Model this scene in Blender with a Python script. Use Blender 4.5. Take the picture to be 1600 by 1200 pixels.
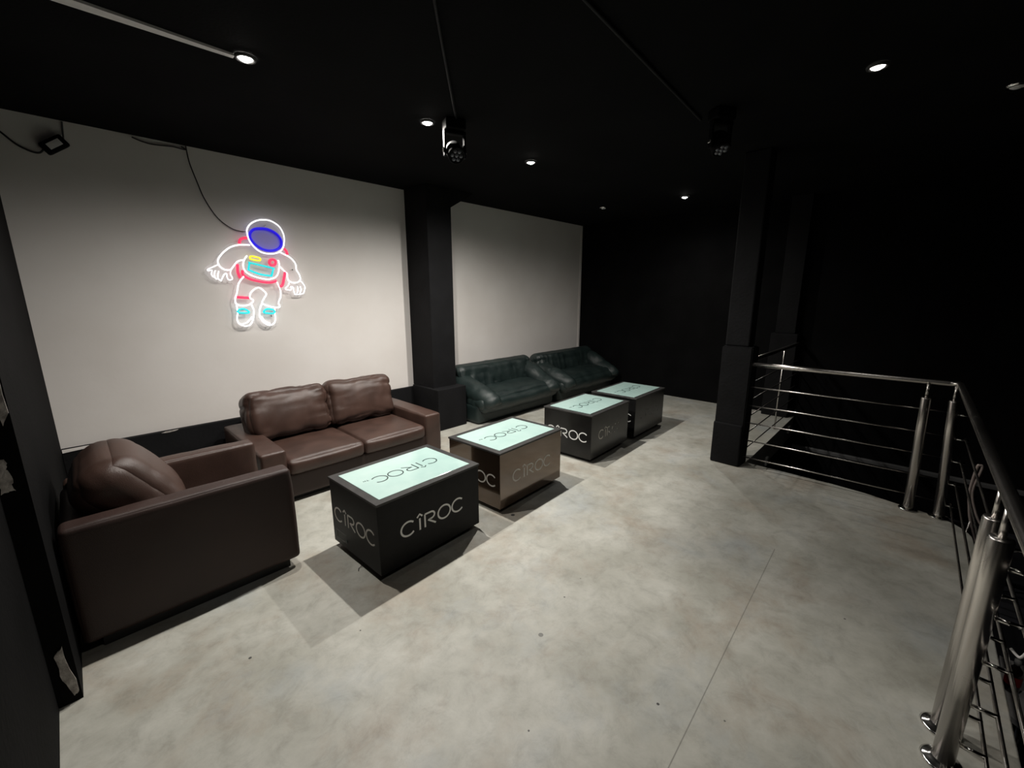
import bpy, bmesh, math, random
from mathutils import Vector, Matrix, noise
R = math.radians
random.seed(7)
S = bpy.context.scene
COL = S.collection
for o in list(bpy.data.objects):
    bpy.data.objects.remove(o)

# ------------------------------------------------------------ camera
cam_d = bpy.data.cameras.new('camera')
cam = bpy.data.objects.new('camera', cam_d); COL.objects.link(cam)
cam_d.sensor_width = 36.0
cam_d.lens = 653.67 / 1600 * 36.0
cam_d.clip_start = 0.02
cam.location = (0, 0, 1.65)
pitch, yaw, roll = R(12.019), R(43.720), R(-0.0745)
fwd = Vector((math.cos(pitch)*math.cos(yaw), math.cos(pitch)*math.sin(yaw), -math.sin(pitch)))
rt = fwd.cross(Vector((0, 0, 1))).normalized(); up = rt.cross(fwd)
r2 = rt*math.cos(roll) + up*math.sin(roll); u2 = up*math.cos(roll) - rt*math.sin(roll)
cam.rotation_euler = Matrix((r2, u2, -fwd)).transposed().to_euler()
S.camera = cam

# ------------------------------------------------------------ world, exposure
W = bpy.data.worlds.new('world'); S.world = W; W.use_nodes = True
W.node_tree.nodes['Background'].inputs[0].default_value = (0.5, 0.55, 0.7, 1)
W.node_tree.nodes['Background'].inputs[1].default_value = 0.02
S.view_settings.view_transform = 'Standard'; S.view_settings.look = 'None'
S.view_settings.gamma = 1.0; S.view_settings.use_curve_mapping = False
S.view_settings.exposure = 0.0

# ceiling downlights: x, y, watts, spot (lit), label
H = 2.88
LAMPS = [
    (0.85, 2.76, 112, 'bright white ceiling downlight at the end of the pale ceiling strip'),
    (2.01, 2.77, 235, 'lit ceiling downlight beside the moving head lamp with the round lens cluster'),
    (3.23, 2.84, 225, 'lit ceiling downlight in front of the pillar between the two white wall fields'),
    (5.69, 2.37, 56, 'farthest lit ceiling downlight, near the black end wall'),
    (0.85, 0.35, 18, 'added fill downlight, unseen overhead, brightening the foreground'),  # extra lamp out of view, added to lift the foreground brightness
    (3.28, 0.35, 5.0, 'ceiling downlight seen as a tilted white oval at the upper right'),
    (5.56, 3.49, 0.0, 'unlit ceiling downlight with a thin glint, over the far green sofa'),
    (4.15, -0.24, 0.0, 'unlit ceiling downlight with a thin glint at the right edge of the photo'),
]

# ------------------------------------------------------------ materials
def mat(name, col, rough=0.5, metal=0.0, coat=0.0, spec=0.5, emit=None, estr=0.0, alpha=1.0, trans=0.0):
    m = bpy.data.materials.new(name); m.use_nodes = True
    b = m.node_tree.nodes['Principled BSDF']
    b.inputs['Base Color'].default_value = (*col, 1); b.inputs['Roughness'].default_value = rough
    b.inputs['Metallic'].default_value = metal; b.inputs['Coat Weight'].default_value = coat
    b.inputs['Specular IOR Level'].default_value = spec
    b.inputs['Alpha'].default_value = alpha; b.inputs['Transmission Weight'].default_value = trans
    if emit: b.inputs['Emission Color'].default_value = (*emit, 1); b.inputs['Emission Strength'].default_value = estr
    return m
def nd(m, t, **kw):
    n = m.node_tree.nodes.new(t)
    for k, v in kw.items(): setattr(n, k, v)
    return n
def ln(m, a, b): m.node_tree.links.new(a, b)
def noise_col(m, c1, c2, scale, detail=4, lo=0.35, hi=0.65, stretch=(1, 1, 1), bump=0.0, bscale=None, rough=None):
    """procedural two-tone mottling plus an optional fine bump"""
    b = m.node_tree.nodes['Principled BSDF']
    tc = nd(m, 'ShaderNodeTexCoord'); mp = nd(m, 'ShaderNodeMapping'); mp.inputs['Scale'].default_value = stretch
    ln(m, tc.outputs['Object'], mp.inputs['Vector'])
    n = nd(m, 'ShaderNodeTexNoise'); n.inputs['Scale'].default_value = scale; n.inputs['Detail'].default_value = detail
    ln(m, mp.outputs[0], n.inputs['Vector'])
    r = nd(m, 'ShaderNodeValToRGB'); r.color_ramp.elements[0].position = lo; r.color_ramp.elements[1].position = hi
    r.color_ramp.elements[0].color = (*c1, 1); r.color_ramp.elements[1].color = (*c2, 1)
    ln(m, n.outputs['Fac'], r.inputs['Fac']); ln(m, r.outputs[0], b.inputs['Base Color'])
    if rough:
        mr = nd(m, 'ShaderNodeMapRange'); mr.inputs['To Min'].default_value = rough[0]; mr.inputs['To Max'].default_value = rough[1]
        ln(m, n.outputs['Fac'], mr.inputs['Value']); ln(m, mr.outputs[0], b.inputs['Roughness'])
    if bump:
        n2 = nd(m, 'ShaderNodeTexNoise'); n2.inputs['Scale'].default_value = bscale or scale*8; n2.inputs['Detail'].default_value = 5
        ln(m, mp.outputs[0], n2.inputs['Vector'])
        bp = nd(m, 'ShaderNodeBump'); bp.inputs['Strength'].default_value = bump; bp.inputs['Distance'].default_value = 0.01
        ln(m, n2.outputs['Fac'], bp.inputs['Height']); ln(m, bp.outputs[0], b.inputs['Normal'])
    return m

M = {}
M['black_wall'] = noise_col(mat('black wall paint', (.02, .02, .021), .85, spec=.08), (.0032, .0032, .0034), (.005, .005, .0053), 3, bump=.25, bscale=40)
M['black_ceiling'] = noise_col(mat('black ceiling paint', (.015, .015, .016), .9, spec=.06), (.0045, .0045, .0048), (.0065, .0065, .007), 2, bump=.2, bscale=60)
M['column'] = noise_col(mat('charcoal column paint', (.03, .03, .032), .75, spec=.16), (.0055, .0055, .006), (.0085, .0085, .0095), 4, bump=.3, bscale=35)
M['white_wall'] = noise_col(mat('white wall paint', (.6, .58, .55), .6), (.74, .70, .665), (.80, .765, .735), 1.3, 5, bump=.12, bscale=14)
M['pale_strip'] = noise_col(mat('bare pale strip', (.5, .48, .48), .7), (.72, .70, .69), (.80, .78, .77), 30)
M['plaster'] = noise_col(mat('broken plaster', (.5, .47, .43), .9), (.30, .27, .25), (.62, .58, .54), 30, bump=.6, bscale=70)
M['brown'] = noise_col(mat('brown leather', (.06, .028, .02), .4, spec=.5), (.046, .0255, .0195), (.071, .0395, .0305), 5, 6, bump=.22, bscale=380, rough=(.30, .44))
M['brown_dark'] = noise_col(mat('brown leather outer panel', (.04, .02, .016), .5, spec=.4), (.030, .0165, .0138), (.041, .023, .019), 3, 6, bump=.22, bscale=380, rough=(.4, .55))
M['green'] = noise_col(mat('green leather', (.012, .03, .027), .35), (.009, .017, .0165), (.016, .027, .0255), 6, 6, bump=.25, bscale=300, rough=(.34, .48))
M['foot'] = mat('black plastic foot', (.01, .01, .01), .6)
M['matt_black'] = noise_col(mat('matt black laminate', (.02, .02, .021), .5, spec=.18), (.006, .006, .0063), (.009, .009, .0094), 14, bump=.1, bscale=200)
M['gloss_black'] = mat('glossy black laminate', (.020, .015, .012), .16, spec=1.0, coat=1.0)
M['gloss_black'].node_tree.nodes['Principled BSDF'].inputs['Specular Tint'].default_value = (1.0, .80, .66, 1)  # brownish reflection on the case is put into base colour and tints
M['gloss_black'].node_tree.nodes['Principled BSDF'].inputs['Coat Tint'].default_value = (1.0, .85, .72, 1)
M['semi_black'] = noise_col(mat('worn black laminate', (.015, .015, .015), .25, spec=.4), (.007, .007, .007), (.012, .012, .012), 10, rough=(.16, .32))
M['rim'] = noise_col(mat('dark grey table rim', (.035, .034, .034), .45), (.020, .0195, .0195), (.034, .033, .032), 12)
M['glass'] = noise_col(mat('mint back-painted glass', (.5, .75, .7), .09, coat=.6), (.40, .58, .545), (.48, .655, .615), 5, 6, lo=.3, hi=.75)
M['glass_edge'] = mat('dark green glass edge', (.01, .05, .04), .1, coat=.5)
M['ink'] = mat('black lettering', (.006, .02, .02), .4)
M['silver'] = mat('silver lettering', (.88, .88, .86), .55)
M['dull'] = mat('dull grey lettering', (.60, .58, .54), .5)
M['worn'] = mat('worn grey lettering', (.16, .16, .15), .6)
M['steel'] = noise_col(mat('brushed stainless steel', (.62, .59, .56), .28, metal=1.0), (.62, .59, .56), (.68, .65, .62), 3, rough=(.22, .30))
M['chrome'] = mat('polished chrome', (.75, .74, .72), .14, metal=1.0)
M['cable'] = mat('black cable', (.012, .012, .013), .5)
M['greycable'] = mat('grey cable', (.10, .10, .10), .6)
M['conduit'] = mat('black painted conduit', (.010, .010, .011), .6, spec=.2)
M['plastic'] = mat('black plastic', (.003, .003, .0034), .6, spec=.08)
M['bezel'] = mat('black lamp bezel', (.03, .03, .03), .5)
M['bare_metal'] = mat('bare pale metal tube', (.62, .52, .47), .45, metal=.3)
M['lens'] = mat('lens glass', (.16, .165, .19), .15, spec=.5)
M['white_plastic'] = mat('white plastic', (.75, .75, .73), .4)
M['red'] = mat('red label', (.55, .03, .03), .4)
M['bottle'] = mat('dark bottle glass', (.02, .012, .01), .08, coat=.5)
M['carpet'] = noise_col(mat('dark lower floor', (.01, .01, .014), .9), (.008, .008, .012), (.014, .014, .02), 8)
M['neon_white'] = mat('white neon tube', (.9, .9, .95), .4, emit=(1, .98, 1), estr=1.6)
M['neon_blue'] = mat('blue neon tube', (.02, .02, .6), .4, emit=(.008, .0, .42), estr=1.3)
M['neon_red'] = mat('red neon tube', (.7, .05, .1), .4, emit=(.78, .035, .11), estr=1.0)
M['neon_cyan'] = mat('cyan neon tube', (.02, .5, .5), .4, emit=(.0, .60, .66), estr=1.0)
M['neon_yellow'] = mat('yellow neon tube', (.8, .7, .02), .4, emit=(1.0, .80, .03), estr=1.0)
M['acrylic'] = mat('clear acrylic sheet', (.9, .88, .9), .1, alpha=.10)
M['visor'] = mat('acrylic with painted lilac glow', (.55, .50, 1.0), .12, alpha=.85)  # the blue tube's glow on the visor is put into this colour

def floor_material():
    m = mat('concrete look vinyl', (.4, .4, .37), .5, spec=.35)
    b = m.node_tree.nodes['Principled BSDF']; tc = nd(m, 'ShaderNodeTexCoord')
    def noi(scale, detail, rough=.6, dist=0.0, off=0):
        mp = nd(m, 'ShaderNodeMapping'); mp.inputs['Location'].default_value = (off, off*.7, 0)
        ln(m, tc.outputs['Object'], mp.inputs[0])
        n = nd(m, 'ShaderNodeTexNoise'); n.inputs['Scale'].default_value = scale; n.inputs['Detail'].default_value = detail
        n.inputs['Roughness'].default_value = rough; n.inputs['Distortion'].default_value = dist
        ln(m, mp.outputs[0], n.inputs['Vector']); return n.outputs['Fac']
    def ramp(f, stops):
        r = nd(m, 'ShaderNodeValToRGB'); e = r.color_ramp.elements
        while len(e) < len(stops): e.new(.5)
        for x, (p, c) in zip(e, stops): x.position = p; x.color = (*c, 1)
        ln(m, f, r.inputs[0]); return r.outputs[0]
    def mix(f, a, c, mode='MIX', fac=None):
        x = nd(m, 'ShaderNodeMix', data_type='RGBA', blend_type=mode)
        if fac is not None: x.inputs[0].default_value = fac
        else: ln(m, f, x.inputs[0])
        ln(m, a, x.inputs[6])
        if isinstance(c, tuple): x.inputs[7].default_value = (*c, 1)
        else: ln(m, c, x.inputs[7])
        return x.outputs[2]
    base = ramp(noi(2.0, 8, .6), [(.3, (.31, .305, .262)), (.5, (.41, .405, .36)), (.7, (.50, .495, .45))])
    warm = ramp(noi(1.9, 7, .68, .3, 5), [(.50, (0, 0, 0)), (.66, (.8, .8, .8))])
    c = mix(warm, base, (.345, .305, .25))
    cool = ramp(noi(1.5, 6, .65, .2, 11), [(.53, (0, 0, 0)), (.70, (.6, .6, .6))])
    c = mix(cool, c, (.35, .38, .39))
    fine = ramp(noi(9, 9, .74, .4), [(.32, (.80, .80, .79)), (.5, (1, 1, 1)), (.7, (1.12, 1.12, 1.12))])
    c = mix(None, c, fine, 'MULTIPLY', 1.0)
    sp = nd(m, 'ShaderNodeSeparateXYZ'); ln(m, tc.outputs['Object'], sp.inputs[0])
    def math_(op, a, b_=None, c_=None):
        n = nd(m, 'ShaderNodeMath', operation=op)
        for i, v in enumerate((a, b_, c_)):
            if v is None: continue
            if isinstance(v, (int, float)): n.inputs[i].default_value = v
            else: ln(m, v, n.inputs[i])
        return n.outputs[0]
    # sheet seam: y = 0.375 + 0.028 x, for x < 4
    yy = math_('MULTIPLY_ADD', sp.outputs['X'], -.028, sp.outputs['Y'])
    d = math_('ABSOLUTE', math_('SUBTRACT', yy, .375))
    seam = math_('MULTIPLY', math_('LESS_THAN', d, .0022), math_('LESS_THAN', sp.outputs['X'], 3.0))
    c = mix(math_('MULTIPLY', seam, .6), c, (.13, .125, .11))
    # small dark specks
    for x, y, r, dk in [(1.378, 1.122, .0125, .75), (1.435, .542, .006, 1), (1.673, 1.197, .005, .9), (.341, 2.014, .007, 1), (.986, .856, .004, 1),
                        (.773, 1.797, .004, 1), (2.549, .045, .005, .9), (1.865, 1.222, .005, .5), (2.12, 2.02, .016, 1), (1.55, .32, .004, .8)]:
        v = nd(m, 'ShaderNodeVectorMath', operation='DISTANCE'); ln(m, tc.outputs['Object'], v.inputs[0]); v.inputs[1].default_value = (x, y, 0)
        c = mix(math_('MULTIPLY', math_('LESS_THAN', v.outputs['Value'], r), dk), c, (.07, .07, .065))
    ln(m, c, b.inputs['Base Color'])
    rr = nd(m, 'ShaderNodeMapRange'); rr.inputs['To Min'].default_value = .38; rr.inputs['To Max'].default_value = .6
    ln(m, noi(6, 5, off=3), rr.inputs[0]); ln(m, rr.outputs[0], b.inputs['Roughness'])
    bp = nd(m, 'ShaderNodeBump'); bp.inputs['Strength'].default_value = .12; bp.inputs['Distance'].default_value = .004
    ln(m, noi(45, 5), bp.inputs['Height']); ln(m, bp.outputs[0], b.inputs['Normal'])
    return m
M['floor'] = floor_material()

# ------------------------------------------------------------ mesh helpers
def obj(name, bm, m, parent=None, smooth=False):
    bmesh.ops.recalc_face_normals(bm, faces=bm.faces[:])
    me = bpy.data.meshes.new(name); bm.to_mesh(me); bm.free()
    if smooth:
        for p in me.polygons: p.use_smooth = True
    ms = m if isinstance(m, (list, tuple)) else [m]
    for x in ms: me.materials.append(x)
    o = bpy.data.objects.new(name, me); COL.objects.link(o)
    if parent: o.parent = parent
    return o
def tag(o, label=None, cat=None, group=None, kind=None):
    if label: o['label'] = label
    if cat: o['category'] = cat
    if group: o['group'] = group
    if kind: o['kind'] = kind
    return o
def thing(name, label, cat, loc=(0, 0, 0), rz=0, group=None):
    o = bpy.data.objects.new(name, None); COL.objects.link(o)
    o.location = loc; o.rotation_euler = (0, 0, rz); o.empty_display_size = .1
    return tag(o, label, cat, group)
def struct(name, bm, m, label=None):
    return tag(obj(name, bm, m), label, None, kind='structure')
def box(bm, lo, hi, bev=0.0, seg=2):
    g = bmesh.ops.create_cube(bm, size=1)
    for v in g['verts']:
        v.co = Vector([(lo[i]+hi[i])/2 + v.co[i]*(hi[i]-lo[i]) for i in range(3)])
    if bev:
        es = list({e for v in g['verts'] for e in v.link_edges})
        bmesh.ops.bevel(bm, geom=es, offset=bev, segments=seg, affect='EDGES', profile=.5)
    return bm
def nb(): return bmesh.new()
def prism(bm, pts, axis, a, b):
    """extrude a 2D polygon: axis = 'x','y','z' ; pts in the other two coordinates"""
    def P(u, v, w):
        return {'x': (w, u, v), 'y': (u, w, v), 'z': (u, v, w)}[axis]
    A = [bm.verts.new(P(u, v, a)) for u, v in pts]; B = [bm.verts.new(P(u, v, b)) for u, v in pts]
    bm.faces.new(A); bm.faces.new(B[::-1])
    for i in range(len(pts)):
        j = (i+1) % len(pts); bm.faces.new((A[i], B[i], B[j], A[j]))
    return bm
def catmull(pts, closed, n=5):
    P = [Vector(p) for p in pts]; out = []; L = len(P)
    if L < 3 and not closed: return P
    rng = range(L) if closed else range(L-1)
    for i in rng:
        g = (lambda k: P[k % L]) if closed else (lambda k: P[max(0, min(L-1, k))])
        p0, p1, p2, p3 = g(i-1), g(i), g(i+1), g(i+2)
        for k in range(n):
            t = k/n
            out.append(.5*((2*p1)+(p2-p0)*t+(2*p0-5*p1+4*p2-p3)*t*t+(3*p1-p0-3*p2+p3)*t**3))
    if not closed: out.append(P[-1])
    return out
def tube(bm, pts, r, seg=8, closed=False):
    P = [Vector(p) for p in pts]; n = len(P); rings = []
    rad = r if isinstance(r, (list, tuple)) else [r]*n
    prev = None
    for i in range(n):
        a = P[i-1] if (i > 0 or closed) else P[i]; b = P[(i+1) % n] if (i < n-1 or closed) else P[i]
        t = (b-a).normalized() if (b-a).length > 1e-9 else Vector((0, 0, 1))
        if prev is None:
            u = t.orthogonal().normalized()
        else:
            u = (prev - t*prev.dot(t)).normalized()
        prev = u; w = t.cross(u)
        rings.append([bm.verts.new(P[i] + (u*math.cos(2*math.pi*k/seg) + w*math.sin(2*math.pi*k/seg))*rad[i]) for k in range(seg)])
    m = n if closed else n-1
    for i in range(m):
        A, B = rings[i], rings[(i+1) % n]
        for k in range(seg):
            try: bm.faces.new((A[k], A[(k+1) % seg], B[(k+1) % seg], B[k]))
            except ValueError: pass
    if not closed:
        bm.faces.new(rings[0][::-1]); bm.faces.new(rings[-1])
    return bm
def lathe(bm, prof, c=(0, 0, 0), seg=24):
    """prof: list of (radius, z) ; revolve about z through c"""
    rings = []
    for r, z in prof:
        if r < 1e-5: rings.append([bm.verts.new((c[0], c[1], c[2]+z))])
        else: rings.append([bm.verts.new((c[0]+r*math.cos(2*math.pi*k/seg), c[1]+r*math.sin(2*math.pi*k/seg), c[2]+z)) for k in range(seg)])
    for A, B in zip(rings, rings[1:]):
        for k in range(seg):
            k2 = (k+1) % seg
            if len(A) == 1 and len(B) == 1: continue
            if len(A) == 1: bm.faces.new((A[0], B[k], B[k2]))
            elif len(B) == 1: bm.faces.new((A[k], A[k2], B[0]))
            else: bm.faces.new((A[k], A[k2], B[k2], B[k]))
    return bm
def soft_box(bm, half, r, n=22, puff=(0, 0, 0), fn=None, mtx=None):
    """rounded, pillowed upholstery block. puff = extra bulge of each axis' faces; fn(p, nrm) = extra offset along the normal"""
    hx, hy, hz = half; vs = {}
    def warp(t): return math.copysign(abs(math.sin(t*math.pi/2))**.9, t)
    def vert(p):
        key = tuple(round(c, 5) for c in p)
        if key in vs: return vs[key]
        q = Vector((p[0]*hx, p[1]*hy, p[2]*hz))
        rr = min(r, hx, hy, hz)
        c = Vector((max(-hx+rr, min(hx-rr, q.x)), max(-hy+rr, min(hy-rr, q.y)), max(-hz+rr, min(hz-rr, q.z))))
        d = q-c; nrm = d.normalized() if d.length > 1e-9 else Vector((0, 0, 1))
        w = c + nrm*rr
        bx, by, bz = (1-p[0]**2), (1-p[1]**2), (1-p[2]**2)
        w.x += p[0]*puff[0]*by**.6*bz**.6 if by > 0 and bz > 0 else 0
        w.y += p[1]*puff[1]*bx**.6*bz**.6 if bx > 0 and bz > 0 else 0
        w.z += p[2]*puff[2]*bx**.6*by**.6 if bx > 0 and by > 0 else 0
        if fn: w += nrm*fn(w, Vector(p))
        if mtx: w = mtx @ w
        v = bm.verts.new(w); vs[key] = v; return v
    T = [warp(-1+2*i/n) for i in range(n+1)]
    for ax in range(3):
        for s in (-1, 1):
            for i in range(n):
                for j in range(n):
                    def pt(a, b):
                        p = [0, 0, 0]; p[ax] = s; p[(ax+1) % 3] = a; p[(ax+2) % 3] = b; return vert(p)
                    try: bm.faces.new((pt(T[i], T[j]), pt(T[i+1], T[j]), pt(T[i+1], T[j+1]), pt(T[i], T[j+1])))
                    except ValueError: pass
    return bm
def TR(loc, rx=0, ry=0, rz=0):
    return Matrix.Translation(loc) @ Matrix.Rotation(R(rz), 4, 'Z') @ Matrix.Rotation(R(ry), 4, 'Y') @ Matrix.Rotation(R(rx), 4, 'X')
def wrinkle(amp, sx, sy, sz, seed=0, sharp=1.0):
    """ridged creases, stretched by direction"""
    def f(w, p):
        v = Vector((w.x*sx+seed, w.y*sy+seed*.7, w.z*sz-seed))
        q = v + noise.noise_vector(v*.6)*.6
        a = 1-abs(noise.noise(q))*2.2
        return -amp*max(0, a)**(3*sharp) + amp*.5*noise.noise(v*.5)
    return f

# ------------------------------------------------------------ the room
YW = 4.65; XB = 6.73
# floor slab with the stair void cut out at the right
edge = [(-2.6, 4.85), (-2.6, -.5), (4.05, -.5)]
for k in range(1, 9):
    a = R(-90+90*k/9); edge.append((4.05+.30*math.cos(a)*1.0, -.20+.30*math.sin(a)))
edge += [(4.36, -.18), (4.44, .1), (4.47, .35), (4.48, 1.03), (XB+.2, 1.03), (XB+.2, 4.85)]
struct('floor', prism(nb(), edge, 'z', -.28, 0), M['floor'])
struct('wall_back', box(nb(), (-2.6, YW, -.0), (XB+.2, YW+.15, H)), M['white_wall'])
struct('wall_right', box(nb(), (XB, -4.2, -.95), (XB+.15, YW, H)), M['black_wall'])
struct('wall_left', box(nb(), (-.6, 2.3, 0), (-.2, YW, H)), M['black_wall'])
struct('wall_entrance', prism(nb(), [(-.27, 2.29), (-.6, 2.29), (-.6, .9), (-.255, .9)], 'z', 0, H), M['black_wall'])
struct('wall_near', box(nb(), (-2.6, -4.2, -.95), (-2.45, YW, H)), M['black_wall'])
struct('wall_front', box(nb(), (-2.6, -4.35, -.95), (XB+.15, -4.2, H)), M['black_wall'])
struct('floor_lower', box(nb(), (-2.6, -4.35, -1.0), (XB+.15, 1.05, -.9)), M['carpet'])
# ceiling
struct('ceiling', box(nb(), (-2.6, -4.35, H), (XB+.2, YW+.15, H+.12)), M['black_ceiling'])
# black dado along the foot of the white wall
bm = nb(); box(bm, (-.2, 4.60, 0), (2.99, 4.648, .487), .004); struct('baseboard_back', bm, M['column'])
bm = nb(); box(bm, (3.34, 4.60, 0), (XB, 4.648, .45), .004); struct('baseboard_far', bm, M['column'])
# white strip left under the panel at the left end, and a chip in the paint
bm = nb(); prism(bm, [(-.195, .462), (-.195, .487), (.08, .490), (.02, .474)], 'y', 4.594, 4.602); struct('trim_1', bm, M['white_wall'])
bm = nb(); prism(bm, [(.40, .478), (.43, .486), (.52, .487), (.50, .479), (.45, .473)], 'y', 4.596, 4.602); struct('trim_2', bm, M['plaster'])
# pale strip in the ceiling leading to the nearest downlight
bm = nb(); prism(bm, [(-.30, 2.765), (.80, 2.762), (.80, 2.792), (.17, 2.83), (-.30, 2.85)], 'z', H-.012, H+.002); struct('trim_3', bm, M['pale_strip'])
# ledge across the far wall below floor level
bm = nb(); box(bm, (XB-.05, -3.6, -.44), (XB, 1.0, -.39), .008); struct('trim_4', bm, M['greycable'])
# thin light edge on the right end of the white wall
bm = nb(); box(bm, (XB-.05, YW-.012, .45), (XB-.003, YW, H-.002)); struct('trim_5', bm, M['white_wall'])

# plaster damage on the end of the left wall
def ragged(pts, y=2.3, depth=.006, amp=.006, n=4, seed=1):
    rnd = random.Random(seed); out = []
    for i, p in enumerate(pts):
        q = pts[(i+1) % len(pts)]
        for k in range(n):
            t = k/n; out.append((p[0]+(q[0]-p[0])*t + (rnd.uniform(-amp, amp) if k else 0), p[1]+(q[1]-p[1])*t + (rnd.uniform(-amp, amp) if k else 0)))
    return prism(nb(), out, 'y', y-depth, y+.002)
tag(obj('plaster_patch', ragged([(-.249, .235), (-.222, .268), (-.207, .045), (-.222, .03), (-.243, .12)], seed=3, amp=.004), M['plaster']),
    'broken pale plaster patch low on the black wall corner, just above the floor', 'damaged plaster')
tag(obj('plaster_patch', ragged([(-.268, 1.085), (-.240, 1.07), (-.236, 1.02), (-.232, .95), (-.268, .945)], seed=5, amp=.005, n=6), M['plaster']),
    'mottled grey paint patch at the left photo edge, lower of two, beside the armchair', 'damaged plaster')
tag(obj('plaster_patch', ragged([(-.205, 1.50), (-.202, 1.24), (-.222, 1.195), (-.232, 1.27), (-.25, 1.5)], seed=6, amp=.002), M['plaster']),
    'tall pale paint patch at the left photo edge, upper of two, beside the white wall', 'damaged plaster')

# columns
c = thing('column', 'black square pillar between the two white wall fields, on a wider plinth', 'pillar', (3.165, 4.42, 0))
def local(o, bm):
    L = Vector(o.location)
    for v in bm.verts: v.co -= L
    return bm
bm = nb(); box(bm, (2.99, 4.2, .51), (3.34, YW-.002, H-.001), .004)
obj('shaft', local(c, bm), M['column'], c)
bm = nb(); prism(bm, [(3.338, 2.67), (3.70, H-.001), (3.338, H-.001)], 'y', 4.2, YW-.003); obj('haunch', local(c, bm), M['column'], c)
bm = nb(); box(bm, (2.945, 4.055, 0.001), (3.385, 4.598, .517), .006); obj('plinth', local(c, bm), M['column'], c)
c = thing('column', 'black square pillar standing free where the steel railing begins', 'pillar', (4.45, 1.18, 0))
bm = nb(); box(bm, (4.345, 1.09, 1.17), (4.53, 1.30, H-.001), .012); obj('shaft', local(c, bm), M['column'], c)
bm = nb(); prism(bm, [(4.30, 1.045), (4.49, 1.035), (4.52, 1.06), (4.52, 1.31), (4.30, 1.31)], 'z', .001, 1.17)
bmesh.ops.bevel(bm, geom=bm.edges[:], offset=.01, segments=2, affect='EDGES'); obj('plinth', local(c, bm), M['column'], c)
bm = nb(); box(bm, (4.283, 1.052, .001), (4.31, 1.315, .42), .012); obj('plinth_facing', local(c, bm), M['column'], c)
c = thing('column', 'faint black pilaster on the far end wall behind the railing', 'pillar', (6.66, 1.25, 0))
bm = nb(); box(bm, (6.60, 1.13, 1.14), (XB-.001, 1.36, H-.001), .006); obj('shaft', local(c, bm), M['column'], c)
bm = nb(); box(bm, (6.56, 1.09, .001), (XB-.001, 1.40, 1.14), .006); obj('plinth', local(c, bm), M['column'], c)

# ------------------------------------------------------------ downlights
for x, y, p, lab in LAMPS:
    t = thing('ceiling_downlight', lab, 'ceiling light', (x, y, H-.001), 0, 'ceiling downlights')
    lathe_p = [(.034, -.004), (.040, -.012), (.050, -.010), (.053, 0)]
    obj('bezel', lathe(nb(), lathe_p), M['bezel'] if p else M['chrome'], t, True)
    em = mat('bulb face', (.8, .8, .8), .4, emit=(1, .95, .87), estr=(70 if p > 10 else 5 if p else 0))
    obj('bulb', lathe(nb(), [(0, -.020), (.018, -.017), (.030, -.010), (.034, -.003)], seg=20), em, t, True)
    if p:
        ld = bpy.data.lights.new('downlight', 'SPOT'); ld.energy = p; ld.color = (1, .955, .89)
        ld.spot_size = R(165); ld.spot_blend = 1.0; ld.shadow_soft_size = .022
        l = bpy.data.objects.new('lamp_light', ld); COL.objects.link(l); l.parent = t; l.location = (0, 0, -.03)

# ------------------------------------------------------------ moving head lamps
def moving_head(loc, rz, tilt, lab):
    t = thing('moving_head_lamp', lab, 'stage light', loc, rz, 'moving head stage lamps')
    bm = nb(); box(bm, (-.075, -.055, -.075), (.075, .055, -.001), .012, 3); obj('base', bm, M['plastic'], t)
    bm = nb(); box(bm, (-.082, -.02, -.25), (-.066, .02, -.085), .006); box(bm, (.066, -.02, -.25), (.082, .02, -.085), .006)
    box(bm, (-.082, -.025, -.10), (.082, .025, -.075), .006); obj('yoke', bm, M['plastic'], t)
    T = TR((0, 0, -.21), rx=tilt)
    bm = nb(); lathe(bm, [(0, .07), (.04, .07), (.055, .05), (.062, 0), (.062, -.055), (.056, -.062), (.052, -.058), (0, -.056)], seg=28)
    bm.transform(T); h = obj('lamp_head', bm, M['plastic'], t, True)
    bm = nb(); pos = [(0, 0)]+[(.032*math.cos(R(60*k)), .032*math.sin(R(60*k))) for k in range(6)]
    for a, b in pos: lathe(bm, [(0, -.066), (.009, -.064), (.014, -.057)], (a, b, 0), 14)
    bm.transform(T); obj('lens', bm, M['lens'], h, True)
    bm = nb(); box(bm, (.0825, -.012, -.215), (.088, .012, -.19), .002); obj('pivot_cap', bm, M['chrome'], t)
    bm = nb(); box(bm, (-.088, -.012, -.215), (-.0825, .012, -.19), .002); obj('pivot_cap', bm, M['chrome'], t)
    return t
moving_head((2.12, 2.60, H-.001), R(158), 48, 'black moving head stage lamp with round lens cluster, hanging beside a lit downlight')
moving_head((3.27, 1.15, H-.001), R(150), 25, 'black moving head stage lamp hanging alone in the dark, above the free pillar')
def cable(name, pts, r, m, lab, cat='cable', parent=None, closed=False, n=6):
    if parent: pts = [Vector(p)-parent.location for p in pts]
    o = obj(name, tube(nb(), catmull(pts, closed, n), r, 8, closed), m, parent, True)
    if lab: tag(o, lab, cat)
    return o
cable('ceiling_conduit', [(.95, 1.29, H-.012), (1.28, 1.676, H-.012), (2.09, 2.54, H-.012)], .008, M['conduit'],
      'thin dark conduit on the ceiling running to the lamp beside the lit downlight', 'conduit')
cable('ceiling_conduit', [(1.2, 1.16, H-.012), (1.74, 1.204, H-.012), (3.32, 1.31, H-.012)], .009, M['conduit'],
      'thin dark conduit on the ceiling running to the lamp above the free pillar', 'conduit')

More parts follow.
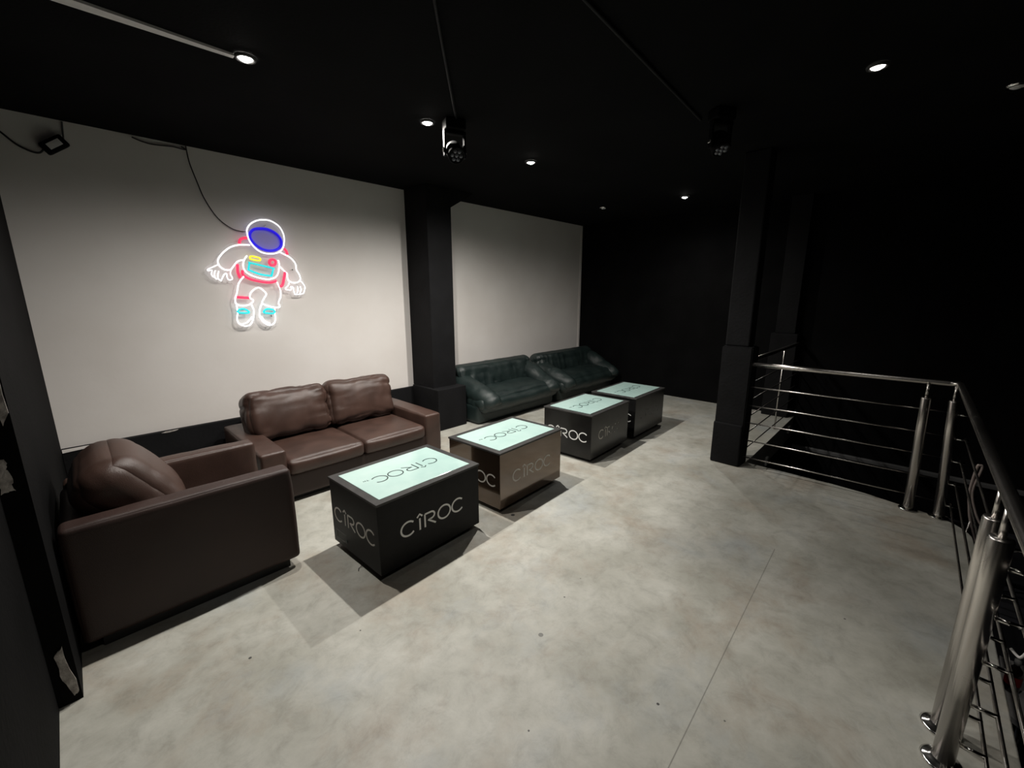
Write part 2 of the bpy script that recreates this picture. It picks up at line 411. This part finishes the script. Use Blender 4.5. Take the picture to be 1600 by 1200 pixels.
# ------------------------------------------------------------ neon astronaut
NEON = [
    ('helmet_outline', 'white', 1, [(1.403, 2.347), (1.468, 2.344), (1.533, 2.306), (1.565, 2.247), (1.571, 2.185), (1.553, 2.11), (1.507, 2.06), (1.435, 2.041), (1.358, 2.049), (1.301, 2.091), (1.266, 2.148), (1.255, 2.207), (1.26, 2.251), (1.293, 2.299), (1.348, 2.333)]),
    ('visor_outline', 'blue', 1, [(1.364, 2.265), (1.44, 2.263), (1.505, 2.231), (1.541, 2.177), (1.533, 2.119), (1.489, 2.082), (1.428, 2.068), (1.362, 2.08), (1.309, 2.117), (1.276, 2.169), (1.278, 2.214), (1.31, 2.25)]),
    ('sleeve_outline', 'white', 0, [(1.266, 2.108), (1.179, 2.103), (1.115, 2.082), (1.067, 2.049), (1.023, 2.003), (0.994, 1.953), (1.003, 1.905), (1.038, 1.877), (1.081, 1.877), (1.101, 1.899), (1.143, 1.951), (1.191, 1.971)]),
    ('torso_outline', 'white', 0, [(1.23, 2.011), (1.199, 1.964), (1.188, 1.908), (1.205, 1.863), (1.257, 1.829), (1.331, 1.807), (1.398, 1.802), (1.456, 1.825), (1.486, 1.874), (1.5, 1.948), (1.493, 1.985)]),
    ('hand_outline', 'white', 0, [(0.995, 1.92), (0.947, 1.895), (0.911, 1.875), (0.912, 1.862), (0.939, 1.869), (0.932, 1.834), (0.939, 1.815), (0.953, 1.808)]),
    ('finger_outline', 'white', 0, [(0.965, 1.867), (0.953, 1.834), (0.955, 1.805), (0.967, 1.789)]),
    ('finger_outline', 'white', 0, [(0.99, 1.862), (0.977, 1.822), (0.979, 1.796), (0.997, 1.777)]),
    ('finger_outline', 'white', 0, [(0.997, 1.777), (1.012, 1.807), (1.03, 1.837), (1.048, 1.841), (1.047, 1.811), (1.059, 1.788), (1.083, 1.792), (1.088, 1.809), (1.077, 1.838), (1.084, 1.872)]),
    ('sleeve_outline', 'white', 0, [(1.509, 2.068), (1.555, 2.044), (1.602, 2.021), (1.638, 1.983), (1.654, 1.947), (1.655, 1.9), (1.676, 1.859), (1.684, 1.812), (1.663, 1.783), (1.631, 1.772), (1.596, 1.776), (1.57, 1.794), (1.561, 1.825), (1.562, 1.861), (1.538, 1.886), (1.503, 1.927)]),
    ('hand_outline', 'white', 0, [(1.574, 1.778), (1.563, 1.747), (1.532, 1.718), (1.544, 1.705), (1.578, 1.7), (1.588, 1.719), (1.584, 1.734), (1.606, 1.727), (1.608, 1.695), (1.615, 1.661)]),
    ('finger_outline', 'white', 0, [(1.648, 1.738), (1.65, 1.701), (1.633, 1.661)]),
    ('finger_outline', 'white', 0, [(1.674, 1.738), (1.681, 1.701), (1.661, 1.663)]),
    ('hand_outline', 'white', 0, [(1.68, 1.796), (1.703, 1.77), (1.721, 1.733), (1.712, 1.696), (1.698, 1.669), (1.656, 1.658), (1.614, 1.658)]),
    ('belt_tube', 'red', 0, [(1.181, 1.877), (1.18, 1.837), (1.235, 1.8), (1.327, 1.778), (1.405, 1.773), (1.459, 1.789)]),
    ('backpack_tube', 'red', 0, [(1.145, 1.931), (1.14, 1.861), (1.153, 1.806)]),
    ('backpack_tube', 'red', 0, [(1.55, 1.881), (1.537, 1.834), (1.514, 1.757), (1.498, 1.738), (1.475, 1.735)]),
    ('backpack_tube', 'red', 0, [(1.181, 2.116), (1.194, 2.15), (1.223, 2.166), (1.252, 2.172)]),
    ('backpack_tube', 'red', 0, [(1.562, 2.1), (1.58, 2.075), (1.587, 2.044)]),
    ('badge_outline', 'yellow', 1, [(1.253, 1.997), (1.268, 2.008), (1.328, 1.998), (1.339, 1.984), (1.325, 1.971), (1.261, 1.98)]),
    ('button_outline', 'red', 1, [(1.446, 1.991), (1.468, 1.982), (1.472, 1.963), (1.462, 1.941), (1.44, 1.935), (1.421, 1.941), (1.416, 1.96), (1.425, 1.981)]),
    ('chest_panel_outline', 'cyan', 1, [(1.243, 1.946), (1.248, 1.948), (1.44, 1.906), (1.441, 1.898), (1.42, 1.837), (1.412, 1.834), (1.316, 1.847), (1.231, 1.882), (1.229, 1.89)]),
    ('trouser_outline', 'white', 0, [(1.182, 1.822), (1.134, 1.76), (1.111, 1.679), (1.09, 1.623), (1.089, 1.577), (1.123, 1.555), (1.169, 1.555), (1.208, 1.57), (1.235, 1.601), (1.21, 1.627), (1.22, 1.669), (1.262, 1.71), (1.301, 1.719), (1.337, 1.69), (1.353, 1.658), (1.318, 1.605), (1.309, 1.573), (1.36, 1.546), (1.419, 1.534), (1.46, 1.536), (1.455, 1.582), (1.481, 1.636), (1.483, 1.702), (1.461, 1.777)]),
    ('knee_band', 'red', 0, [(1.107, 1.633), (1.203, 1.625)]),
    ('boot_outline', 'white', 0, [(1.092, 1.561), (1.093, 1.494), (1.081, 1.432), (1.094, 1.39), (1.138, 1.365), (1.186, 1.377), (1.217, 1.438), (1.228, 1.511), (1.213, 1.57)]),
    ('boot_sole', 'white', 0, [(1.107, 1.381), (1.16, 1.398), (1.208, 1.448)]),
    ('boot_outline', 'white', 0, [(1.309, 1.573), (1.282, 1.521), (1.275, 1.446), (1.303, 1.391), (1.35, 1.361), (1.398, 1.386), (1.409, 1.441), (1.409, 1.485), (1.417, 1.53)]),
    ('boot_sole', 'white', 0, [(1.288, 1.446), (1.314, 1.401), (1.356, 1.377)]),
    ('boot_strap', 'cyan', 1, [(1.099, 1.492), (1.105, 1.517), (1.147, 1.524), (1.18, 1.504), (1.18, 1.486)]),
    ('boot_strap', 'cyan', 1, [(1.404, 1.507), (1.347, 1.519), (1.316, 1.5), (1.321, 1.482), (1.398, 1.476)]),
    ('backing_panel', 'acrylic', 1, [(1.406, 2.372), (1.49, 2.367), (1.564, 2.309), (1.599, 2.209), (1.585, 2.123), (1.619, 2.051), (1.685, 1.968), (1.709, 1.837), (1.743, 1.737), (1.712, 1.647), (1.597, 1.642), (1.518, 1.691), (1.498, 1.549), (1.449, 1.484), (1.437, 1.373), (1.357, 1.334), (1.281, 1.37), (1.248, 1.458), (1.223, 1.373), (1.143, 1.335), (1.073, 1.36), (1.05, 1.434), (1.057, 1.608), (1.095, 1.739), (1.033, 1.768), (0.94, 1.776), (0.883, 1.851), (0.896, 1.89), (0.97, 1.951), (1.014, 2.031), (1.1, 2.105), (1.165, 2.13), (1.178, 2.17), (1.235, 2.195), (1.239, 2.264), (1.307, 2.34)]),
    ('visor_glow_fill', 'lilac', 1, [(1.364, 2.265), (1.44, 2.263), (1.505, 2.231), (1.541, 2.177), (1.533, 2.119), (1.489, 2.082), (1.428, 2.068), (1.362, 2.08), (1.309, 2.117), (1.276, 2.169), (1.278, 2.214), (1.31, 2.25)]),
]

t = thing('neon_sign', 'neon astronaut sign glowing white, blue, red and cyan on the white wall', 'neon sign', (1.4, 4.6, 1.35))
L0 = Vector(t.location)
depth = {'white': -.010, 'blue': -.012, 'red': -.004, 'cyan': -.010, 'yellow': -.010}
rad = {'white': .0062, 'blue': .012, 'red': .0125, 'cyan': .0085, 'yellow': .0075}
for name, col, closed, pts in NEON:
    if col in ('acrylic', 'lilac'):
        y0 = 4.612 if col == 'acrylic' else 4.603
        P = [(p.x-L0.x, p.y-L0.z) for p in catmull([(a, b, 0) for a, b in pts], True, 4)]
        obj(name, prism(nb(), P, 'y', y0-4.6, y0-4.6+.004), M['acrylic' if col == 'acrylic' else 'visor'], t)
    else:
        hard = name == 'chest_panel_outline'
        P = [(a-L0.x, depth[col], b-L0.z) for a, b in pts]
        obj(name, tube(nb(), catmull(P, bool(closed), 4 if not hard else 2), rad[col]*(.72 if ('hand' in name or 'finger' in name) else 1), 8, bool(closed)), M['neon_'+col], t, True)
for x, z in [(1.38, 1.45), (1.14, 1.95), (1.62, 1.9), (1.42, 2.30)]:
    obj('standoff', tube(nb(), [(x-L0.x, .0, z-L0.z), (x-L0.x, .049, z-L0.z)], .006, 8), M['chrome'], t)

cable('sign_cable', [(.89, 4.63, 2.873), (.895, 4.635, 2.80), (.904, 4.635, 2.727), (.935, 4.635, 2.60), (.97, 4.635, 2.474), (1.045, 4.635, 2.33), (1.14, 4.635, 2.25), (1.215, 4.63, 2.228), (1.259, 4.62, 2.229)], .0045, M['cable'],
      None, None, t)
cable('thin_cable', [(.175, 4.64, 2.873), (.17, 4.64, 2.81), (.165, 4.63, 2.755)], .005, M['greycable'],
      'short grey cable between the ceiling and the power adapter')
cable('loose_wire', [(.55, 4.64, 2.862), (.60, 4.635, 2.845), (.66, 4.64, 2.838), (.73, 4.635, 2.842), (.80, 4.64, 2.85), (.885, 4.635, 2.846), (.86, 4.64, 2.865)], .005, M['cable'],
      'crumpled black wire along the top edge of the white wall, left of the astronaut cable')
bm = nb(); soft_box(bm, (.075, .025, .042), .014, 8, mtx=TR((.112, 4.615, 2.70), ry=-38))
t = obj('power_adapter', bm, M['plastic'], None, True); tag(t, 'black power adapter box stuck high on the left of the white wall', 'power adapter')
cable('power_cable', [(-.195, 4.63, 2.79), (-.132, 4.635, 2.728), (-.07, 4.635, 2.665), (-.01, 4.635, 2.635), (.03, 4.635, 2.635), (.055, 4.62, 2.66)], .006, M['cable'],
      None, None, t)
bm = nb(); box(bm, (-.042, -.0285, -.020), (.042, -.0235, .020), .001); bm.transform(TR((.112, 4.615, 2.70), ry=-38)); obj('rating_label', bm, M['pale_strip'], t)

# ------------------------------------------------------------ lettering for the tables
def stroke(bm, pts, th, z0=0, z1=1, closed=False):
    n = len(pts); A = []; B = []
    for i in range(n):
        a = Vector(pts[i-1]) if (i or closed) else Vector(pts[i]); b = Vector(pts[(i+1) % n]) if (i < n-1 or closed) else Vector(pts[i])
        d = (b-a).normalized(); nn = Vector((-d.y, d.x))*th/2; p = Vector(pts[i])
        A.append(p+nn); B.append(p-nn)
    m = n if closed else n-1
    rows = []
    for z in (z0, z1):
        rows.append(([bm.verts.new((p.x, p.y, z)) for p in A], [bm.verts.new((p.x, p.y, z)) for p in B]))
    (a0, b0), (a1, b1) = rows
    for i in range(m):
        j = (i+1) % n
        bm.faces.new((a1[i], a1[j], b1[j], b1[i])); bm.faces.new((a0[i], b0[i], b0[j], a0[j]))
        bm.faces.new((a0[i], a0[j], a1[j], a1[i])); bm.faces.new((b0[i], b1[i], b1[j], b0[j]))
    if not closed:
        for i in (0, n-1): bm.faces.new((a0[i], a1[i], b1[i], b0[i]))
def arc(cx, cy, rx, ry, a0, a1, n=20):
    return [(cx+rx*math.cos(R(a0+(a1-a0)*k/n)), cy+ry*math.sin(R(a0+(a1-a0)*k/n))) for k in range(n+1)]
def letters(th=.10, keep=None, frag=None):
    """CIROC with circumflex, 5.4 wide, 1 high, origin at its centre"""
    th_ = th
    G = {
        'C1': [arc(.56, .5, .56, .5, 42, 318)],
        'I': [[(1.50, 0), (1.50, .86)]], 'hat': [[(1.28, .97), (1.50, 1.17), (1.72, .97)]],
        'R': [[(1.92, 0), (1.92, .97)] , [(1.92, .97), (2.45, .97)]+arc(2.45, .72, .30, .25, 90, -90, 10)+[(2.18, .47), (2.83, 0)]],
        'O': [arc(3.62, .5, .56, .5, 0, 360, 30)[:-1]],
        'C2': [arc(4.90, .5, .56, .5, 42, 318)]}
    bm = nb()
    for k, ss in G.items():
        if keep is not None and k not in keep: continue
        for s in ss: stroke(bm, s, th_, closed=(k == 'O'))
    for s in frag or []: stroke(bm, s, th_)
    for v in bm.verts: v.co = Vector((v.co.x-2.72, v.co.y-.5, v.co.z))
    return bm
LW = .091   # letter height
def place_letters(bm, where, flip=False):
    """where: 'front' (-y face), 'side' (-x face) or 'top' of a table at local origin = near corner"""
    for v in bm.verts:
        u, w, z = v.co.x*LW, v.co.y*LW, v.co.z*.0008
        if where == 'front': v.co = Vector((TL/2+u, -z-.0001, .262+w))
        elif where == 'side': v.co = Vector((-z-.0001, TW/2-u, .258+w))
        else: v.co = Vector((TL/2-u*1.0, TW/2-w, TH+z+.0002))
    return bm
TL, TW, TH = .79, .577, .499
def table(loc, rot, lab, body, frontm, sidem, front_keep=None, front_frag=None, lip=.0):
    t = thing('light_box_table', lab, 'table', (loc[0], loc[1], 0), rot, 'black box tables with mint glass tops')
    bm = nb(); box(bm, (0, 0, .042), (TL, TW, TH-.012), .003); b = obj('case', bm, body, t)
    bm = nb(); box(bm, (.05, .05, .001), (TL-.05, TW-.05, .044)); obj('plinth', bm, M['foot'], t)
    # mitred rim
    bm = nb(); o = .006; i = .042
    O = [(-o, -o), (TL+o, -o), (TL+o, TW+o), (-o, TW+o)]; I = [(i, i), (TL-i, i), (TL-i, TW-i), (i, TW-i)]
    rings = [[bm.verts.new((x, y, z)) for x, y in P] for P, z in ((O, TH-.016), (O, TH-.002), (I, TH-.001), (I, TH-.016))]
    for a in range(4):
        A, B = rings[a], rings[(a+1) % 4]
        for k in range(4): bm.faces.new((A[k], A[(k+1) % 4], B[(k+1) % 4], B[k]))
    bmesh.ops.bevel(bm, geom=bm.edges[:], offset=.0012, segments=1, affect='EDGES')
    obj('rim', bm, M['rim'], t)
    bm = nb(); box(bm, (i+.001, i+.001, TH-.010), (TL-i-.001, TW-i-.001, TH+lip), .0012); g = obj('glass_top', bm, M['glass'], t)
    o_ = place_letters(letters(.085), 'top')
    for v in o_.verts: v.co.z += lip
    # the small mark beside the last C
    for s in ([(5.62, .0), (5.62, .16)], [(5.54, .16), (5.70, .16)], [(5.76, 0), (5.76, .16), (5.83, .05), (5.90, .16), (5.90, 0)]):
        bmx = nb(); stroke(bmx, s, .03)
        for v in bmx.verts: v.co = Vector((v.co.x-2.72, v.co.y-.5, v.co.z))
        place_letters(bmx, 'top')
        for v in bmx.verts: v.co.z += lip
        me = bpy.data.meshes.new('tmp'); bmx.to_mesh(me); bmx.free(); o_.from_mesh(me); bpy.data.meshes.remove(me)
    obj('top_lettering', o_, M['ink'], g)
    obj('front_lettering', place_letters(letters(.13, front_keep), 'front'), frontm, b)
    for s_ in front_frag or []:
        obj('letter_fragment', place_letters(letters(.13, (), [s_]), 'front'), frontm, b)
    obj('side_lettering', place_letters(letters(.12), 'side'), sidem, b)
    return t, b
fragO = [[(3.06, .5), (3.10, .66), (3.2, .8)], [(3.7, .98), (3.85, .95)], [(3.05, .2), (3.1, .28)]]
t1, b1 = table((1.030, 2.040), .036, 'nearest black box table, matt sides with bright lettering, beside the armchair', M['matt_black'], M['silver'], M['dull'])
table((2.053, 2.090), .039, 'second black box table from the armchair, glossy front with dull lettering', M['gloss_black'], M['dull'], M['dull'])
table((3.363, 2.141), .041, 'third black box table, front lettering worn away after the R', M['semi_black'], M['dull'], M['silver'],
      {'C1', 'I', 'hat'}, [[(1.92, 0), (1.92, .97), (2.4, .97)], [(2.18, .47), (2.5, .24)], [(2.75, .1), (2.8, .05)], fragO[0], fragO[1], [(3.6, .0), (3.72, .02)], [(4.5, .9), (4.6, .97)], [(4.35, .3), (4.4, .2)]], .004)
table((4.294, 2.160), .030, 'farthest black box table, front lettering almost gone, nearest the end wall', M['semi_black'], M['worn'], M['silver'],
      {'hat'}, [[(.05, .3), (.2, .1)], [(.0, .55), (.03, .7)], [(1.5, .2), (1.5, .5)], [(2.0, .9), (2.3, .97)], [(2.6, .2), (2.75, .1)], [(3.3, .1), (3.5, .02)], [(4.1, .3), (4.05, .45)], [(4.5, .9), (4.7, 1.0)], [(5.2, .2), (5.3, .3)]], .004)
# lock panel on the side of the nearest table
bm = nb(); stroke(bm, [(0, 0), (.13, 0), (.13, .055), (0, .055)], .003, closed=True)
for v in bm.verts: v.co = Vector((-v.co.z*.001-.0003, .53-v.co.x, .085+v.co.y))
fr = obj('access_hatch', bm, M['worn'], b1)
bm = nb(); lathe(bm, [(0, .004), (.008, .003), (.010, 0)], seg=12); bm.transform(Matrix.Rotation(R(-90), 4, 'Y')); bm.transform(Matrix.Translation((-.001, .40, .10))); obj('lock', bm, M['ink'], b1)
cable('loose_wire', [(1.045, 2.27, .03), (1.03, 2.265, .012), (1.00, 2.262, .005), (.985, 2.24, .004)], .0022, M['cable'], 'short black wire end on the floor beside the nearest box table')

# ------------------------------------------------------------ brown two-seat sofa
t = thing('sofa', 'brown leather two-seat sofa with loose back cushions against the white wall', 'sofa', (1.67, 3.95, 0))
def P(name, bm, m, smooth=True, parent=None):
    return obj(name, local(t, bm), m, parent or t, smooth)
bm = nb(); soft_box(bm, (.70, .505, .10), .02, 12, mtx=TR((1.67, 3.945, .145))); P('base', bm, M['brown_dark'])
bm = nb(); box(bm, (.90, 3.50, .001), (2.44, 4.44, .05)); P('plinth', bm, M['foot'], False)
for x in (.925, 2.415):
    bm = nb(); soft_box(bm, (.095, .54, .205), .022, 18, puff=(.006, .004, .010), fn=wrinkle(.003, 5, 3, 5, x), mtx=TR((x, 3.965, .257))); P('arm', bm, M['brown'])
bm = nb(); soft_box(bm, (.66, .09, .26), .03, 16, mtx=TR((1.67, 4.42, .33))); P('back_frame', bm, M['brown_dark'])
for x, w in ((1.338, .325), (1.985, .327)):
    bm = nb(); soft_box(bm, (w-.002, .36, .065), .04, 24, puff=(0, .022, .022), fn=wrinkle(.0016, 3, 5, 3, x*3), mtx=TR((x, 3.765, .305))); P('seat_cushion', bm, M['brown'])
def backw(amp, seed, s=1.0):
    a = wrinkle(amp, 5*s, 6, 2.6, seed); b = wrinkle(amp*.9, 3, 4, 9, seed+9)
    def f(w, p):
        e = max(abs(p.x), abs(p.z)); k = .25+.9*max(0, e-.45)/.55
        return a(w, p)*k + b(w, p)*k
    return f
for x, w, ry, dz, sd in ((1.272, .352, -1.0, 0, 3.1), (1.965, .352, 1.2, .0, 8.4)):
    bm = nb(); soft_box(bm, (w, .125, .225), .075, 34, puff=(.012, .05, .012), fn=backw(.017, sd), mtx=TR((x, 4.11, .585+dz), rx=-15, ry=ry, rz=0)); P('back_cushion', bm, M['brown'])

# ------------------------------------------------------------ brown armchair
t = thing('armchair', 'brown leather armchair with high arms and slumped cushion, beside the black left wall', 'armchair', (.3, 2.95, 0))
for y in (2.62, 3.29):
    bm = nb(); soft_box(bm, (.478 if y < 3 else .465, .062, .292), .024, 26, puff=(.006, .006, .006), fn=wrinkle(.0035, 4, 4, 2.2, y), mtx=TR((.296 if y < 3 else .30, y, .352))); P('arm', bm, M['brown_dark' if y < 3 else 'brown'])
bm = nb(); soft_box(bm, (.42, .29, .10), .02, 10, mtx=TR((.32, 2.955, .155))); P('base', bm, M['brown_dark'])
bm = nb(); box(bm, (-.12, 2.60, .001), (.72, 3.31, .062)); P('plinth', bm, M['foot'], False)
bm = nb(); soft_box(bm, (.35, .275, .075), .045, 20, puff=(.015, 0, .02), fn=wrinkle(.004, 4, 4, 4, 2), mtx=TR((.41, 2.955, .33))); P('seat_cushion', bm, M['brown'])
bm = nb(); soft_box(bm, (.07, .335, .27), .04, 14, mtx=TR((-.115, 2.955, .345))); P('backrest', bm, M['brown_dark'])
def slump(w, p):
    return wrinkle(.0045, 3.5, 3.0, 8.5, 2.7, 1.5)(w, p) + wrinkle(.004, 9, 5, 14, 7.1)(w, p)*max(0, -p.z+.2)
bm = nb(); soft_box(bm, (.130, .30, .245), .115, 40, puff=(.05, .0, .0), fn=slump, mtx=TR((.085, 2.97, .635), ry=-36)); P('back_cushion', bm, M['brown'])

# ------------------------------------------------------------ green leather sofas
def green_sofa(x0, x1, yf, lab, seed, far=False):
    global t
    t = thing('sofa', lab, 'sofa', ((x0+x1)/2, 4.15, 0), 0, 'dark green leather sofas')
    cx = (x0+x1)/2; hw = (x1-x0)/2
    bm = nb(); soft_box(bm, (hw-.03, .34, .13), .05, 14, fn=wrinkle(.004, 3, 3, 3, seed), mtx=TR((cx, yf+.45, .135))); P('base', bm, M['green'])
    sw = wrinkle(.013, 7, 5, 3, seed+2)
    bm = nb(); soft_box(bm, (hw-.03, .31, .125), .12, 40, puff=(0, .035, .03), fn=sw, mtx=TR((cx, yf+.30, .275), rx=3)); P('seat_cushion', bm, M['green'])
    a = wrinkle(.034, 8, 4, 1.6, seed+5, .7); b = wrinkle(.018, 15, 6, 3, seed+15, .7)
    bm = nb(); soft_box(bm, (hw-.05, .145, .225), .12, 60, puff=(0, .05, .0), fn=lambda w, p: (a(w, p)+b(w, p))*(1 if p.y < 0 else .3)*max(.12, min(1, (1-p.z)*1.3)), mtx=TR((cx, yf+.625, .50), rx=-16)); P('backrest', bm, M['green'])
    # sloping padded arms, high at the back, low and round at the front
    for s in (-1, 1):
        xa = x0+.172 if s < 0 else x1-.172
        hb = .46 if s < 0 else .52
        path = [(xa-s*.02, yf+.74, hb), (xa, yf+.58, hb-.005), (xa, yf+.42, hb-.05), (xa, yf+.26, .375), (xa-s*.01, yf+.12, .325), (xa-s*.02, yf+.04, .29), (xa-s*.03, yf+.0, .23)]
        pts = catmull(path, False, 7); n = len(pts)
        rr = [.155 - .025*k/n - (.05*max(0, (k-n*.82)/(n*.18))**2) for k in range(n)]
        bm = nb(); tube(bm, pts, rr, 28)
        f = wrinkle(.012, 6, 5, 6, seed+s*3)
        bmesh.ops.recalc_face_normals(bm, faces=bm.faces[:]); bm.normal_update()
        for v in bm.verts: v.co += v.normal*f(v.co, None)
        P('arm', bm, M['green'])
        bm = nb(); soft_box(bm, (.075, .33, .15), .05, 12, mtx=TR((xa+s*.045, yf+.45, .19))); P('arm_panel', bm, M['green'])
green_sofa(3.41, 5.02, 3.77, 'dark green leather sofa nearer the pillar, creased backrest', 1.3)
green_sofa(5.03, 6.70, 3.74, 'dark green leather sofa in the far corner by the black end wall', 6.1, True)

# ------------------------------------------------------------ steel railing
RZ = 1.015
t = thing('railing', 'stainless steel railing with horizontal bars around the stair void', 'railing', (4.33, -.3, 0))
bm = nb(); tube(bm, [(4.335, 1.045, RZ), (4.345, .5, RZ), (4.355, -.245, RZ), (4.35, -.29, RZ), (4.30, -.30, RZ), (3.0, -.30, RZ), (.9, -.30, RZ), (-1.2, -.30, RZ)], .021, 16); P('handrail', bm, M['steel'])
bm = nb(); tube(bm, [(4.50, 1.115, RZ), (6.72, 1.075, RZ)], .021, 14); P('handrail', bm, M['steel'])
ZB = [.80, .62, .45, .275, .105]
for z in ZB:
    bm = nb(); tube(bm, [(4.335, 1.04, z), (4.365, .3, z), (4.38, -.335, z)], .0065, 8); P('bar', bm, M['steel'])
    bm = nb(); tube(bm, [(4.37, -.385, z), (3.0, -.385, z), (.9, -.385, z), (-1.2, -.385, z)], .0065, 8); P('bar', bm, M['steel'])
    bm = nb(); tube(bm, [(4.50, 1.08, z), (6.72, 1.05, z)], .0065, 8); P('bar', bm, M['steel'])
def post(x, y, far_dir, lean=(0, 0)):
    g = nb(); lathe(g, [(0, 0), (.0305, 0), (.0305, .885), (.028, .892), (0, .892)], (x, y, .006), 24)
    for v in g.verts: v.co.x += lean[0]*v.co.z; v.co.y += lean[1]*v.co.z
    p = P('post', g, M['steel'])
    x2, y2 = x+lean[0]*.95, y+lean[1]*.95
    bm = nb(); tube(bm, [(x2, y2, .89), (x2, y2, RZ-.01)], .010, 10)
    P('handrail_pin', bm, M['steel'])
    bm = nb(); lathe(bm, [(0, .001), (.058, .001), (.060, .006), (.053, .011), (.038, .015), (.031, .022), (0, .022)], (x, y, 0), 28); P('floor_flange', bm, M['chrome'])
    for z in ZB:
        xl, yl = x+lean[0]*z, y+lean[1]*z
        a = Vector((xl+.022*far_dir[0], yl+.022*far_dir[1], z)); b_ = Vector((xl+.095*far_dir[0], yl+.095*far_dir[1], z))
        if far_dir[0]: b_ = Vector((4.378, yl, z))
        bm = nb(); tube(bm, [a, b_], .0075, 10); P('bar_holder', bm, M['chrome'])
post(4.325, -.165, (1, 0), (0, .028)); post(4.318, -.335, (0, -1), (0, .055)); post(2.10, -.295, (0, -1)); post(1.93, -.295, (0, -1)); post(.2, -.295, (0, -1))
bm = nb(); tube(bm, [(5.9, 1.09, .0), (5.9, 1.09, RZ)], .010, 10); P('post', bm, M['steel'])
P('sticker', box(nb(), (2.058, -.3215, .245), (2.072, -.3185, .275)), M['pale_strip'], False) if False else None

# ------------------------------------------------------------ things on the lower level
cable('tie_wire', [(2.08, -.40, .45), (2.06, -.42, .44), (2.045, -.43, .475), (2.01, -.44, .49), (1.96, -.46, .50), (1.90, -.5, .56)], .0045, M['pale_strip'], 'bent pale wire tied to a railing bar at the right photo edge', 'wire')
t = thing('metal_chair', 'bare metal chair frame seen through the railing, at the right below floor level', 'chair', (5.25, -.62, -.9))
for pts in ([(5.2, -.675, -.52), (5.2, -.60, -.30), (5.2, -.572, -.17), (5.2, -.553, -.02), (5.2, -.562, .19), (5.2, -.575, .215), (5.2, -.592, .19), (5.2, -.57, -.03), (5.2, -.62, -.22), (5.2, -.674, -.33)],):
    bm = nb(); tube(bm, catmull(pts, False, 4), .0095, 8); P('back_loop', bm, M['bare_metal'])
for a, b in (((5.2, -.675, -.52), (5.16, -.70, -.898)), ((5.2, -.60, -.30), (5.26, -.56, -.898)), ((5.5, -.675, -.5), (5.56, -.72, -.898)), ((5.5, -.54, -.5), (5.56, -.50, -.898))):
    bm = nb(); tube(bm, [a, b], .0095, 8); P('leg', bm, M['steel'])
bm = nb(); soft_box(bm, (.18, .11, .015), .012, 8, mtx=TR((5.37, -.61, -.485))); P('seat', bm, M['plastic'])
t = thing('low_table', 'small pale table with a bottle on it, below the railing at the right edge', 'table', (3.3, -.90, -.9))
bm = nb(); prism(bm, [(3.089, -.634), (3.04, -.693), (3.0, -1.1), (3.55, -1.15), (3.60, -.66)], 'z', -.53, -.50); P('tabletop', bm, M['pale_strip'], False)
for x, y in ((3.12, -.70), (3.08, -1.05), (3.5, -1.08), (3.52, -.72)):
    bm = nb(); tube(bm, [(x, y, -.899), (x, y, -.53)], .012, 8); P('leg', bm, M['steel'])
t = thing('bottle', 'dark bottle with red label and white cap on the low pale table', 'bottle', (3.30, -.672, -.499))
bm = nb(); lathe(bm, [(0, 0), (.030, 0), (.032, .01), (.032, .11), (.026, .135), (.012, .155), (.011, .175), (0, .175)], seg=20); obj('glass_body', bm, M['bottle'], t, True)
bm = nb(); lathe(bm, [(.0325, .045), (.0327, .05), (.0327, .095), (.0325, .10)], seg=20); obj('label', bm, M['red'], t, True)
bm = nb(); lathe(bm, [(.0115, .165), (.014, .166), (.014, .195), (0, .196)], seg=16); obj('cap', bm, M['white_plastic'], t, True)
for x, z, lab in ((5.31, -.23, 'small white fitting on the slab edge below the railing, nearer the free pillar'), (6.38, -.105, 'small white fitting on the slab edge below the railing, nearer the far wall')):
    bm = nb(); soft_box(bm, (.035, .014, .055), .013, 6, mtx=TR((x, 1.014, z))); o = obj('white_fitting', bm, M['white_plastic'], None, True)
    tag(o, lab, 'fitting', 'white fittings on the slab edge')
